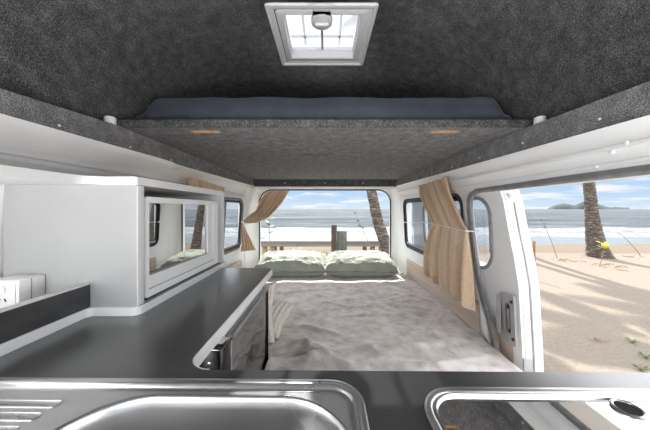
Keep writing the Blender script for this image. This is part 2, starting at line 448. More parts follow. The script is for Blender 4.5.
# hi-top roof
sec = [(-.80, .28), (-.79, .40), (-.77, .52), (-.735, .62), (-.67, .71), (-.56, .775), (-.40, .81), (-.20, .82), (0, .82), (.20, .82), (.40, .81), (.56, .775), (.67, .71), (.735, .62), (.77, .52), (.79, .40), (.80, .28)]
ys = [(-1.0, .0), (-.96, .35), (-.85, .62), (-.6, .85), (-.2, .97), (.3, 1), (1.0, 1), (1.415, 1), (1.8, .97), (2.15, .88), (2.42, .72), (2.6, .5), (2.68, .3), (2.70, .0)]
b = MB(); V = [[b.bm.verts.new(W(x * (1 - .06 * (1 - k)), y, .28 + (h - .28) * k)) for x, h in sec] for y, k in ys]
for i in range(len(ys) - 1):
    for j in range(len(sec) - 1):
        if ys[i][0] == 1.0 and j in (7, 8): continue
        b.bm.faces.new((V[i][j], V[i][j + 1], V[i + 1][j + 1], V[i + 1][j]))
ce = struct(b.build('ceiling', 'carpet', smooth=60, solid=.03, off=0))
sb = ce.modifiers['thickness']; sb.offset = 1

# loft platform with finger slots, mattress, pegs
lp = T('loft_platform', 'grey carpeted loft bed platform spanning the high roof above the bed', 'bed platform', W(0, 1.7, .299))
slots = [(-.52, .955, -.405, .985), (.405, .955, .52, .985)]
MB().plate(fillet([(-.782, .92), (.782, .92), (.782, 2.54), (-.782, 2.54)], {0: .012, 1: .012}), [slot(*q) for q in slots], .300, .328, lambda u, v, w: W(u, v, w)).build('board', 'carpet_lit', lp)
MB().box(W(-.781, .9165, .2995), W(.781, .9205, .3285), .0015).build('front_edge', 'carpet', lp, label='carpeted front edge without the painted-in brightness')
for q in slots:
    a = slot(*q); bq = slot(q[0] + .004, q[1] + .004, q[2] - .004, q[3] - .004)
    m = MB(); m.loft([[W(u, v, h) for u, v in lpz] for lpz, h in ((a, .2985), (a, .327), (bq, .327), (bq, .2985), (a, .2985))]); m.build('finger_slot', 'plywood', lp, label='bare plywood finger slot')
MB().box(W(-.15, 1.3775, .2982), W(.02, 1.3795, .3002)).build('seam', 'dark_rubber', lp)

def loftmat(u, v):
    # closed pillow-like slab unrolled: u across, v around the front profile
    x = lerp(-.778, .758, u)
    e = sst(0, .06, u) * sst(0, .06, 1 - u)
    hgt = .05 * sst(0, .012, u) * sst(0, .012, 1 - u) + .07 * sst(.03, .085, u) * sst(.025, .07, 1 - u) + .004 * nz(x * 6, v * 3)
    prof = [(0, 0), (.03, .55), (.06, .86), (.11, 1.0), (.5, 1.0), (1, 1.0)]
    yy = pw([(0, .985), (.1, .975), (.2, .985), (.3, 1.02), (1, 2.1)], v)
    hh = pw([(0, 0), (.1, .55), (.2, .9), (.3, 1.0), (1, 1.0)], v)
    yy += .014 * nz(x * 7 + 3, v * 4) * (1 - sst(.2, .4, v)) + .02 * (1 - e)
    hh2 = hgt * hh + .006 * nz(x * 9, v * 6, 4) * sst(.15, .3, v)
    return W(x, yy, .3285 + max(hh2, 0))
lm = T('loft_mattress', 'thin mattress in dark blue sheet lying on the loft platform', 'mattress', W(0, 1.5, .3285))
MB().grid(140, 50, loftmat).build('mattress_sheet', 'sheet_blue', lm, smooth=80, solid=.004)
for s, lab in ((-1, 'white stubby peg on the left ledge beside the loft platform'), (1, 'white stubby peg on the right ledge beside the loft platform')):
    m = MB(); m.lathe([(.018, 0), (.0175, .024), (.0165, .027), (.013, .029)], W(s * .765, .89, .299), 'Z', 24)
    tag(m.build('peg', 'white_plastic'), lab, 'peg', 'loft platform pegs')

# roof hatch
HX, HY0, HY1, HZ = .23, .995, 1.42, .812
hc = T('roof_hatch', 'square white roof vent with clear dome and round knob in the carpeted ceiling', 'roof hatch', W(0, 1.19, .80))
fz = lambda u, v, w: W(u, v, w)
m = MB(); m.loft([[W(u, v, h) for u, v in rrect(-HX, HY0 - .002, HX, HY1 + .002, .012, 4, d)] for d, h in ((0, .812), (0, .805), (.004, .800), (.016, .800), (.019, .805), (.03, .806), (.034, .808), (.034, .858))]); m.build('frame', 'vent_plastic', hc, smooth=30)
m = MB(); m.loft([[W(u, v, h) for u, v in rrect(-HX, HY0, HX, HY1, .01, 4, d)] for d, h in ((.034, .858), (.034, .809), (.04, .806), (.060, .806), (.064, .810), (.064, .823), (.062, .858), (.034, .858))]); m.build('inner_frame', 'vent_plastic', hc, smooth=30)
m = MB(); m.loft([[W(u, v, h) for u, v in rrect(-HX, HY0, HX, HY1, .03, 4, d)] for d, h in ((-.005, .86), (.0, .90), (.02, .935), (.06, .95), (.12, .957))], True, (False, True)); m.build('dome', 'acrylic', hc, smooth=60)
m = MB()
for y in (1.10, 1.29): m.box(W(-.16, y - .005, .875), W(.16, y + .005, .885))
for x in (-.09, .09): m.box(W(x - .005, 1.03, .875), W(x + .005, 1.35, .885))
m.box(W(-.165, 1.34, .84), W(.165, 1.347, .856)); m.box(W(-.165, 1.03, .84), W(.165, 1.037, .856))
for x in (-.168, .163): m.box(W(x, 1.03, .84), W(x + .005, 1.347, .856))
m.build('stay_grid', 'frosted', hc)
m = MB(); m.box(W(-.042, .998, .806), W(.042, 1.085, .826), .004); m.build('crank_bracket', 'vent_plastic', hc)
kb = MB().lathe([(.046, .014), (.048, .006), (.046, -.008), (.040, -.012), (.01, -.013)], W(0, 1.095, .812), 'Z', 32).build('knob', 'vent_plastic', hc)
MB().box(W(-.03, 1.089, .790), W(.03, 1.101, .800), .003).build('grip', 'white_plastic', kb)
m = MB().tube([W(0, 1.14, .83), W(0, 1.34, .845)], .006, 8); m.build('crank_arm', 'grey_plastic', hc)
for x in (-.178, .178):
    MB().lathe([(.003, .004), (.003, -.001)], W(x, 1.012, .8095), 'Z', 10).build('screw', 'dark_rubber', hc)
m = MB()
for k in range(13):     # the tiny arc of raised turning marks on the frame
    a = lerp(-1, 1, k / 12); m.box(W(a * .05 - .0013, .988 + .006 * a * a - .004, .7992), W(a * .05 + .0013, .988 + .006 * a * a + .002, .8002))
m.build('turning_marks', 'grey_plastic', hc)
hc.location.x -= .014; hc.location.z += .012

# ------------------------------------------------------------------ windows
def window(nm, ring, fm, mull, yr, pan_in=.008):
    o = struct(MB().ring([fm(u, v, -.003) for u, v in ring], .012 if nm == 'window_1' else .008).build(nm, 'rubber' if nm == 'window_1' else 'dark_rubber'))
    u0 = min(p[0] for p in ring); u1 = max(p[0] for p in ring); v0 = min(p[1] for p in ring); v1 = max(p[1] for p in ring)
    MB().plate(rrect(u0 + .002, v0 + .002, u1 - .002, v1 - .002, .068), [rrect(u0 + .028, v0 + .028, u1 - .028, v1 - .028, .045)], .002, .012, fm).build('window_frame', 'dark_rubber', o)
    MB().plate(rrect(u0 + .026, v0 + .026, u1 - .026, v1 - .026, .047), [], pan_in, pan_in + .003, fm).build('pane', 'window_glass', o)
    for y in mull:
        MB().plate([(y - .012, v0 + .02), (y + .012, v0 + .02), (y + .012, v1 - .02), (y - .012, v1 - .02)], [], .0, .014, fm).build('mullion', 'rubber', o)
    if yr: MB().plate([(yr[0], v0 + .03), (yr[1], v0 + .03), (yr[1], v0 + .045), (yr[0], v0 + .045)], [], -.003, .004, fm).build('sliding_track', 'grey_plastic', o)
    return o
window('window_1', win_l, fl, (1.94, 2.0), (1.43, 2.33))
window('window_2', win_r, fr, (1.80, 1.87), (1.43, 2.40))
for nm, ring, fm in (('window_3', cab_l, fl), ('window_4', cab_r, fr)):
    o = struct(MB().ring([fm(u, v, .006) for u, v in ring], .014).build(nm, 'dark_rubber'))
# sliding door, slid back outside the right wall
fd = lambda u, v, w: W(.787 - .05 * v + w, u, v)
dedge = [(1.12, .085), (1.10, .03), (1.077, -.1), (1.055, -.2), (1.036, -.32), (1.034, -.6), (1.037, -.75), (1.06, -1.1)]
dwin = rrect(1.19, -.30, 2.0, .055, .10, 8)
door = struct(MB().plate(list(reversed(dedge)) + [(2.25, .085), (2.25, -1.1)], [dwin], 0, .085, fd).build('door_1', 'white_paint'))
m = MB().ring([fd(u, v, .0) for u, v in dwin], .009); m.build('window_seal', 'rubber', door)
MB().plate(rrect(1.185, -.305, 2.005, .06, .1), [], .05, .055, fd).build('pane', 'window_glass', door)
m = MB().tube([fd(y + .002, h, .016) for y, h in dedge], .007, 8); m.build('edge_ridge', 'white_paint', door)
m = MB().tube([fd(y + .004, h, .076) for y, h in dedge], .008, 8); m.build('edge_flange', 'white_paint', door)
m = MB().tube([fd(y - .002, h, .045) for y, h in dedge[1:]], .004, 8); m.build('weather_strip', 'grey_plastic', door)
p = fd(1.115, .058, .03); p.y -= .004
MB().lathe([(.003, -.008), (.008, -.006), (.011, -.002), (.012, .006)], p, 'Y', 20).build('locating_stud', 'grey_metal', door)
p = W(.835, 1.031, -.645); MB().box(p - Vector((.018, .006, .04)), p + Vector((.018, .004, .03)), .003).build('striker', 'grey_metal', door)
MB().plate([(1.085, -.98), (2.0, -.98), (2.0, -.53), (1.085, -.53)], [], -.003, .003, fd).build('lining_panel', 'wood_laminate', door, label='wood grain lining panel')
# latch handle
lh = MB().plate(fillet([(1.05, -.585), (1.135, -.575), (1.15, -.54), (1.15, -.41), (1.135, -.375), (1.05, -.365)], {0: .01, 1: .02, 2: .02, 3: .02, 4: .02, 5: .01}), [slot(1.075, -.54, 1.105, -.41)], -.014, .0, fd).build('handle_plate', 'grey_metal', door, label='grey metal latch plate')
MB().plate(slot(1.074, -.541, 1.106, -.409), [], -.005, -.003, fd).build('recess', 'black_plastic', lh)
MB().plate(slot(1.082, -.52, 1.09, -.43), [], -.016, -.004, fd).build('lever', 'grey_plastic', lh)
MB().box(fd(1.125, -.56, -.03), fd(1.148, -.39, -.014), .006).build('grip', 'grey_metal', lh)
for v in (-.555, -.395): MB().lathe([(.004, .004), (.007, .001), (.007, -.002)][::-1] , fd(1.062, v, -.016), 'X', 12).build('bolt', 'dark_rubber', lh)
# seal running round the doorway
rp = [(y, h) for y, h in door_path]
sp = [fr(.25, .090, -.004), fr(.8, .090, -.004)] + [fr(y - .004, h, -.004) for y, h in rp]
ds = struct(MB().tube(sp, .0095, 10).build('trim_8', 'rubber'))
struct(MB().tube([fr(.25, .096, -.002), fr(.8, .098, -.002)] + [fr(y + .022, h + .006 * (h > 0), -.003) for y, h in rp], .008, 10).build('trim_9', 'rubber'))
MB().tube([fr(y + .044, h, -.001) for y, h in rp[2:]], .008, 8).build('pressed_rib', 'white_paint', ds)
# wood lining panels and white sill boxes
fw = lambda u, v, w: W(.80 - w, u, v)
o = struct(MB().plate(fillet([(1.285, -.80), (2.42, -.80), (2.42, -.475), (1.285, -.475)], {2: .02}), [], 0, .012, lambda u, v, w: W(.803 - w, u, v)).build('trim_10', 'wood_laminate'), 'wood grain lining panel along the right of the bed')
o = struct(MB().plate(fillet([(1.19, -.80), (2.36, -.80), (2.36, -.475), (1.19, -.475)], {2: .02}), [], 0, .012, lambda u, v, w: W(-.795 + w, u, v)).build('trim_11', 'wood_laminate'), 'wood grain lining panel on the left wall behind the worktop')

# ------------------------------------------------------------------ kitchen
ROT = R(-.6)
def rb(x, y, h):      # the bench sits a hair out of square with the lens
    dx, dy = x, y - .4257
    return W(dx * cos(ROT) - dy * sin(ROT), .4257 + dx * sin(ROT) + dy * cos(ROT), h)
HB = -.275
wt = T('worktop', 'charcoal L-shaped kitchen worktop with white edge, holding sink and hob', 'worktop', W(-.2, .4, HB - .027))
outl = [(-.79, -.06), (.72, -.06), (.72, .4257), (-.244, .4257), (-.244, 1.165), (-.79, 1.165)]
sk = (-.585, .04, .057, .3997, .05); hb = (.135, .06, .62, .384, .055)
op = fillet(outl, {3: .045, 4: .02}, 8)
def fb(u, v, w):
    if v < .47: 
        p = rb(u, v, w)
        t = sst(.426, .47, v); q = W(u, v, w); return p.lerp(q, t)
    return W(u, v, w)
MB().plate(op, [rrect(*sk, 8, .012), rrect(*hb, 8, .012)], HB - .027, HB, fb).build('top', 'bench_dark', wt)
i0 = min(range(len(op)), key=lambda i: abs(op[i][0] + .20) + abs(op[i][1] - .4257))
edge = [p for p in op if p[0] >= -.246 and p[0] < -.19 and p[1] > .42 or p[1] > 1.1]
edge = edge[:]
m = MB(); loops = []
E = [Vector(fb(p[0], p[1], 0)) for p in edge]
for i, p in enumerate(E):
    d = (E[min(i + 1, len(E) - 1)] - E[max(i - 1, 0)]).normalized(); nrm = Vector((d.y, -d.x, 0))
    if i < len(E) - 1: pass
    loops.append([p - nrm * .0002 + Vector((0, 0, HB - .0272)), p + nrm * .0022 + Vector((0, 0, HB - .0272)), p + nrm * .0022 + Vector((0, 0, HB + .0002)), p - nrm * .0002 + Vector((0, 0, HB + .0002))])
m.loft(loops, True, (True, True)); m.build('edge_band', 'white_laminate', wt, label='white edge band')

kc = T('kitchen_cabinet', 'white base cabinet under the sink and hob bench', 'cabinet', W(0, .17, -1.15))
MB().box(W(-.78, -.05, -1.15), W(.70, .405, HB - .16)).build('carcass', 'white_laminate', kc)
for a, b_ in ((-.77, -.29), (-.28, .20), (.21, .69)):
    d = MB().box(W(a, -.07, -1.10), W(b_, -.051, HB - .17), .003).build('door', 'white_laminate', kc)
    MB().tube([W(b_ - .05, -.085, -.62), W(b_ - .05, -.085, -.52)], .006).build('handle', 'aluminium', d)

# sink
def loops_at(rc, prof, n=8): return [[rb(u, v, HB + z) for u, v in rrect(*rc, n, d)] for d, z in prof]
si = T('kitchen_sink', 'stainless steel sink with oval bowl and ribbed drainer set in the worktop', 'sink', W(-.26, .22, HB - .15))
m = MB(); m.loft(loops_at(sk, [(0, .0004), (.0006, .003), (.003, .0042), (.011, .0042), (.0135, .0032), (.0155, -.001), (.018, -.0035), (.0205, -.0035), (.023, -.0008), (.025, -.0002)], 10)); m.build('rim', 'steel', si, smooth=60)
bw = (-.345, .06, .040, .369, .10)
sl = [(-.552, .345 - .0215 * k - .0035, -.362 - .004 * k, .345 - .0215 * k + .0105) for k in range(11)]
sl = [(a, b_, c - .01, d) for a, b_, c, d in sl]
fp = lambda u, v, w: rb(u, v, w)
m = MB(); m.plate(rrect(*sk, 10, .025), [rrect(*bw, 12, 0)] + [slot(*q) for q in sl], HB - .0012, HB - .0002, fp); m.build('deck', 'steel_satin', si, smooth=30)
m = MB(); m.loft(loops_at(bw, [(0, -.0002), (.0012, .0012), (.003, .0012), (.005, -.001), (.007, -.006), (.0085, -.016), (.012, -.06), (.017, -.11), (.028, -.128), (.06, -.136), (.1, -.138), (.12, -.139)], 12), True, (False, True)); m.build('bowl', 'steel', si, smooth=60)
for q in sl:
    m = MB(); m.loft([[rb(u, v, HB + z) for u, v in rrect(q[0], q[1], q[2], q[3], (q[3] - q[1]) / 2 - .0005, 8, d)] for d, z in ((0, -.0002), (.0008, .0008), (.0016, .0), (.0026, -.012), (.0046, -.020))], True, (False, True)); m.build('drain_groove', 'steel', si, smooth=60)
MB().lathe([(.045, -.133), (.04, -.1345), (.03, -.138), (.012, -.1385)], rb(-.152, .215, HB), 'Z', 28).build('waste', 'chrome', si)
MB().lathe([(.0016, 0.0015), (.0014, .002)], rb(-.008, .390, HB + .003), 'Z', 8).build('rim_mark', 'dark_rubber', si)

# hob
hq = T('gas_hob', 'mirror black glass hob in a rounded steel rim at the right of the worktop', 'hob', W(.38, .22, HB - .02))
m = MB(); m.loft(loops_at(hb, [(0, .0004), (.0008, .004), (.0035, .0055), (.0085, .0055), (.0105, .004), (.0115, .002), (.0125, .002), (.0135, .004), (.0155, .004), (.017, .001), (.018, -.0035)], 10)); m.build('rim', 'steel', hq, smooth=60)
MB().plate(rrect(*hb, 10, .0165), [], HB - .006, HB - .0015, fp).build('glass_lid', 'hob_glass', hq)
kp = P(628, 409.5, .276 * F / 200.5); kp.z = ZC + HB
rg = MB().lathe([(.0170, -.0012), (.0175, .0012), (.0155, .0022), (.0135, .0012), (.013, -.001)], kp, 'Z', 28).build('knob_ring', 'steel', hq)
MB().lathe([(.0134, -.0014), (.0134, .0006)], kp, 'Z', 24).build('knob_well', 'black_matte', rg)

# overhead shelf unit housing the microwave
mc = T('microwave_cabinet', 'white open cabinet around the microwave, standing on the worktop', 'cabinet', W(-.65, .9, HB))
PX = -.485
bp = fillet([(-.80, 0), (-.603, 0), (-.603, .640), (-.479, .640), (-.479, 1.203), (-.80, 1.203)], {2: .015, 3: .022}, 6)
fz2 = lambda u, v, w: W(u, v, w)
MB().plate(bp, [], HB + .0005, -.252, fz2).build('base_board', 'white_laminate', mc)
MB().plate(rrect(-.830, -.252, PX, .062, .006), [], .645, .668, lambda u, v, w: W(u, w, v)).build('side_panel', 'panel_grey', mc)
MB().box(W(PX - .0005, .6445, -.251), W(PX + .002, .6685, .061), .0012).build('edge_strip', 'white_laminate', mc, label='white edge strip')
MB().plate(rrect(-.79, -.252, PX, .062, .004), [], 1.184, 1.202, lambda u, v, w: W(u, w, v)).build('side_panel', 'white_laminate', mc)
tp = fillet([(-.822, -.2), (-.607, -.2), (-.607, .640), (-.483, .640), (-.483, 1.206), (-.795, 1.206)], {2: .05, 3: .006}, 8)
MB().plate(tp, [], .062, .083, fz2).build('top_board', 'white_laminate', mc)
MB().box(W(-.795, .668, -.251), W(-.789, 1.184, .061)).build('back_panel', 'grey_plastic', mc)

mw = T('microwave_oven', 'white microwave oven with mirrored black glass door in the cabinet', 'microwave', W(-.64, .904, -.252))
MB().box(W(-.785, .680, -.240), W(-.508, 1.128, .028), .004).build('body', 'white_plastic', mw)
fm = lambda u, v, w: W(PX - .022 + w, u, v)
dr = MB().plate(rrect(.6755, -.243, 1.133, .034, .008), [rrect(.690, -.184, 1.036, .017, .004), rrect(1.040, -.184, 1.090, .017, .003)], 0, .022, fm).build('door', 'white_plastic', mw)
MB().plate([(.689, -.185), (1.037, -.185), (1.037, .018), (.689, .018)], [], 0, 1, lambda u, v, w: fm(u, v, (.0155 - .0314 * (1.037 - u)) if w else .001)).build('door_glass', 'oven_glass', dr, smooth=0)
MB().plate(rrect(1.039, -.185, 1.091, .018, .003), [], .002, .018, fm).build('control_panel', 'white_plastic', dr)
MB().plate([(.69, -.222), (1.09, -.222), (1.09, -.219), (.69, -.219)], [], .0215, .0228, fm).build('door_lip', 'grey_plastic', dr)
MB().box(W(-.62, .70, -.251), W(-.50, 1.11, -.239)).build('foot_rail', 'black_plastic', mw)
MB().box(W(-.60, .690, -.2515), W(-.492, 1.16, -.2475)).build('plinth', 'dark_rubber', mc)

up = T('upstand', 'low charcoal upstand board with white top edge along the left of the worktop', 'upstand', W(-.611, .32, -.251))
MB().box(W(-.618, .0, -.2515), W(-.605, .6445, -.194)).build('panel', 'upstand_dark', up)
MB().box(W(-.6185, .0, -.194), W(-.6045, .6445, -.189), .001).build('edge_strip', 'white_laminate', up)

ob = T('power_outlet_box', 'white boxed power outlet with round switch behind the upstand', 'power outlet', W(-.76, .615, -.2515))
MB().box(W(-.80, .588, -.2515), W(-.72, .6445, -.168), .003).build('housing', 'white_plastic', ob)
MB().box(W(-.798, .586, -.24), W(-.727, .5885, -.176), .001).build('face_plate', 'white_plastic', ob)
MB().lathe([(.0015, -.004), (.008, -.0035), (.009, 0)], W(-.755, .586, -.189), 'Y', 20).build('switch', 'white_plastic', ob)
for x, a in ((-.763, .5), (-.749, -.5)):
    d = Vector((sin(a), 0, cos(a))); c = W(x, .5855, -.214)
    MB().tube([c - d * .004, c + d * .004], .0013, 6).build('pin_slot', 'dark_rubber', ob)
MB().box(W(-.7205, .612, -.25), W(-.7194, .614, -.169)).build('joint', 'grey_plastic', ob)

# fridge under the return bench
fg = T('drawer_fridge', 'black mirror fronted drawer fridge under the worktop beside the bed', 'fridge', W(-.5, .9, -1.15))
MB().box(W(-.76, .66, -1.15), W(-.270, 1.075, -.352)).build('body', 'black_plastic', fg)
fdr = MB().box(W(-.266, .664, -1.12), W(-.247, 1.08, -.345), .002).build('door', 'fridge_black', fg)
MB().box(W(-.268, .6575, -1.12), W(-.246, .6635, -.345), .001).build('edge_trim', 'chrome', fdr)
MB().box(W(-.268, 1.0805, -1.12), W(-.245, 1.0845, -.341), .001).build('edge_trim', 'black_plastic', fdr)
m = MB().box(W(-.30, .668, -.352), W(-.2685, 1.078, -.318)); m.build('top_profile', 'white_plastic', fg)
for k in range(3):
    x = -.262 + .007 * k; MB().box(W(x, .668, -.3445 + .002 * k), W(x + .0038, 1.085, -.339 + .001 * k), .0008).build('profile_rib', 'grey_metal', fdr)
MB().box(W(-.267, .668, -.3455), W(-.244, 1.084, -.3425)).build('rib_bed', 'grey_metal', fdr)
hg = MB().box(W(-.298, .605, -.62), W(-.262, .655, -.345), .002).build('hinge_block', 'black_plastic', fg)
MB().box(W(-.2615, .615, -.62), W(-.247, .655, -.345), .001).build('hinge_leaf', 'black_plastic', fg)
MB().box(W(-.298, .605, -.3445), W(-.25, .668, -.341), .001).build('hinge_cap', 'chrome', fg)
MB().lathe([(.002, -.004), (.0048, -.003), (.0055, 0)], W(-.279, .605, -.374), 'Y', 14).build('screw', 'chrome', hg)

# ------------------------------------------------------------------ bed
HBED = -.655
m = MB(); m.plate(fillet([(-.232, .70), (.785, .70), (.785, 2.66), (-.75, 2.66), (-.75, 1.10), (-.232, 1.10)], {0: .03, 1: .03, 2: .05, 3: .05}), [], -.86, HBED - .012, fz2)
tag(m.build('mattress', 'cushion_cream'), 'pale foam bed mattress filling the rear of the van', 'mattress')
m = MB(); m.plate([(-.228, .72), (.78, .72), (.78, 2.64), (-.74, 2.64), (-.74, 1.12), (-.228, 1.12)], [], -1.15, -.861, fz2)
tag(m.build('bed_base', 'white_laminate'), 'white bed base box under the mattress', 'bed base')
def blanket(u, v):
    y = lerp(.72, 2.44, v); x0 = lerp(-.2425, -.752, sst(1.088, 1.12, y)); x = lerp(x0, .79, u)
    h = HBED
    def crease(ax, ay, bx, by, w, amp):
        dx, dy = bx - ax, by - ay; L = math.hypot(dx, dy); t = max(0, min(1, ((x - ax) * dx + (y - ay) * dy) / L / L))
        d = (x - ax) * dy / L - (y - ay) * dx / L + .015 * nz(x * 5, y * 5, 9)
        dd = math.hypot(x - ax - t * dx, y - ay - t * dy)
        return amp * math.exp(-(dd / w) ** 2) * sin(pi * min(max(t, .02), .98)) if True else 0
    h += .010 * nz(x * 2.4, y * 2.4, 1) + .010 * (1 - abs(nz(x * 3.6 + 2 * nz(x, y), y * 4.6, 5)) * 2) * .6 + .005 * (1 - 2 * abs(nz(x * 9, y * 7, 3)))
    for q in ((.12, 1.05, .72, 1.02, .02, .014), (.2, 1.12, .74, 1.25, .02, .014), (.3, .98, .78, 1.12, .015, .012), (-.2, 1.02, .3, 1.2, .025, .016), (-.18, 1.25, .05, 1.10, .02, .018), (-.15, 1.18, .12, 1.02, .015, .014), (-.2, 1.4, .1, 1.28, .02, .014),
              (.05, 1.5, .5, 1.55, .012, .010), (-.1, 1.75, .3, 1.62, .02, .009), (.3, 1.7, .72, 1.9, .02, .009), (-.4, 1.9, .2, 2.05, .02, .008), (.35, 1.4, .76, 1.45, .014, .011), (-.03, 1.02, -.12, 1.3, .02, .015), (.5, 1.2, .77, 1.6, .02, .01)):
        h += crease(*q)
    h -= .02 * sst(.03, 0, 1 - u) * 0
    return W(x, y, h + .006)
m = MB(); m.grid(150, 180, blanket)
tag(m.build('blanket', 'velvet', smooth=80, solid=.006, off=-1), 'taupe velvet blanket spread over the bed, softly creased', 'blanket')

def pillow(c, a, b_, t, m, nm, rot=(0, 0, 0), seed=0, wr=.012, pinch=.10, flange=0, n=56, ribs=0):
    from mathutils import Euler
    E = Euler(rot); bm = MB()
    def f(sgn):
        def g(u, v):
            U, V = 2 * u - 1, 2 * v - 1
            k = 1 - pinch * (1 - abs(U) ** 2) * abs(V) ** 3; kx = 1 - pinch * (1 - abs(V) ** 2) * abs(U) ** 3
            x = a * U * kx; y = b_ * V * k
            if flange:
                fu = max(0, (abs(U) - 1 + flange) / flange); fv = max(0, (abs(V) - 1 + flange) / flange)
                Uc = min(1, abs(U) / (1 - flange)); Vc = min(1, abs(V) / (1 - flange))
                z = t * ((1 - Uc ** 3) * (1 - Vc ** 3)) ** .42
                ff = max(fu, fv); z = max(z, 0) + ff * .018 * nz(U * 11 + seed, V * 11, 0)
                z *= 1
            else: z = t * max(0, (1 - abs(U) ** 3.2) * (1 - abs(V) ** 3.2)) ** .42
            w = wr * (1 - 2 * abs(nz(U * 2.2 + seed, V * 2.6, 3.1))) + wr * .9 * (1 - 2.2 * abs(nz(U * 7 + seed, V * 4.2, 1.7))) * (abs(U) + abs(V)) * .5
            if flange: w += .008 * (1 - 2.4 * abs(nz(U * 13 + seed, V * 3.5 + .5 * nz(U * 3, V * 3), 6.1))) * (.35 + .65 * max(abs(U), abs(V)) ** 3)
            if ribs: w += .004 * cos(U * ribs)
            return c + E.to_matrix() @ Vector((x, y, sgn * max(z, 0) + (w * min(1, z / t * 2) if sgn > 0 or not flange else 0) + (z * 0)))
        return g
    bm.grid(n, n, f(1)); bm.grid(n, n, f(-1)); bmesh.ops.remove_doubles(bm.bm, verts=bm.bm.verts[:], dist=.0004)
    return bm.build(nm, m, smooth=70)
tag(pillow(W(-.335, 2.50, HBED + .098), .37, .21, .098, 'pillow_green', 'pillow', (R(8), 0, R(1)), 2.3, flange=.07, wr=.02, n=80), 'left sage green pillow at the head of the bed', 'pillow', 'green bed pillows')
tag(pillow(W(.345, 2.50, HBED + .098), .375, .21, .098, 'pillow_green', 'pillow', (R(8), 0, R(-2)), 7.9, flange=.07, wr=.02, n=80), 'right sage green pillow at the head of the bed', 'pillow', 'green bed pillows')
tag(pillow(W(-.425, 1.22, -.505), .185, .145, .07, 'cushion_cream', 'cushion', (R(84), 0, R(2)), 4.1, wr=.004, ribs=60), 'cream ribbed cushion standing on the bed against the fridge end', 'cushion')
tag(pillow(W(-.375, 1.385, -.592), .175, .14, .065, 'cushion_cream', 'cushion', (R(10), R(8), R(-8)), 6.6, wr=.005, ribs=40), 'cream ribbed cushion lying on the bed behind the standing one', 'cushion')

# ------------------------------------------------------------------ curtains
def curtain(rows, nm, label, x_of, folds, amp, nu=110, nv=70, m='curtain_cloth', seed=0):
    # rows: v -> (rear point, front point); fold waves push the cloth towards the cabin
    ks = [r[0] for r in rows]
    def at(v, i):
        return Vector((pw([(r[0], r[i][0]) for r in rows], v), pw([(r[0], r[i][1]) for r in rows], v), pw([(r[0], r[i][2]) for r in rows], v)))
    def f(u, v):
        p = at(v, 1).lerp(at(v, 2), u)
        A = pw(amp, v)
        ph = folds * 2 * pi * u + 1.4 * nz(u * 3 + seed, v * 1.6) * 2 + .6 * sin(v * 3)
        w = A * (sin(ph) + .35 * sin(2.3 * ph + 1 + seed) + .9 * nz(u * 5 + seed, v * 2, 2))
        p = p + x_of * w
        return W(p.x, p.y, p.z + .006 * sin(ph) * sst(.9, 1, v))
    mb = MB(); mb.grid(nu, nv, f)
    return mb
X = .732
rowsR = [(0, (X, 1.965, .178), (X - .01, 1.475, .19)), (.2, (X, 1.90, .10), (X - .01, 1.41, .105)), (.40, (X, 1.745, -.07), (X - .004, 1.285, -.085)), (.43, (X, 1.725, -.092), (X, 1.265, -.108)),
         (.5, (X, 1.755, -.14), (X, 1.262, -.15)), (.75, (X + .005, 1.86, -.32), (X, 1.248, -.31)), (.93, (X + .005, 1.85, -.44), (X, 1.24, -.46)), (1, (X + .005, 1.80, -.475), (X, 1.235, -.505))]
cr = curtain(rowsR, 'curtain', '', Vector((-1, 0, 0)), 4.5, [(0, .014), (.2, .020), (.40, .010), (.43, .007), (.5, .014), (.8, .026), (1, .028)], seed=1.3).build('curtain', 'curtain_cloth', smooth=80, solid=.003)
tag(cr, 'tan curtain hanging over the right side window, gathered by a white cord', 'curtain', 'tan curtains')
cd = T('tie_cord', 'white elastic cord holding the tan curtain to the right wall', 'cord', W(.75, 1.85, -.13))
pts = [W(.764, 2.42, -.128), W(.75, 2.2, -.122), W(.735, 1.95, -.108), W(.712, 1.74, -.093), W(.704, 1.6, -.097), W(.704, 1.4, -.104), W(.712, 1.265, -.111), W(.757, 1.252, -.112)]
MB().tube(pts, .0028, 6).build('elastic', 'cord_white', cd)
MB().lathe([(.004, -.012), (.009, -.008), (.009, 0)], W(.772, 2.425, -.128), 'X', 12).build('hook', 'white_plastic', cd)
MB().lathe([(.004, -.012), (.009, -.008), (.009, 0)], W(.774, 1.252, -.112), 'X', 12).build('hook', 'white_plastic', cd)
# gathered curtain at the left window, only its heading shows over the cabinet
X2 = -.735
rowsL = [(0, (X2, 1.80, .156), (X2, 1.36, .172)), (.3, (X2, 1.77, .05), (X2, 1.36, .05)), (1, (X2, 1.74, -.30), (X2, 1.38, -.30))]
cl = curtain(rowsL, 'curtain', '', Vector((1, 0, 0)), 7, [(0, .012), (.3, .016), (1, .018)], 90, 40, seed=5).build('curtain', 'curtain_cloth', smooth=80, solid=.003)
tag(cl, 'tan curtain heading at the left window, showing above the microwave cabinet', 'curtain', 'tan curtains')
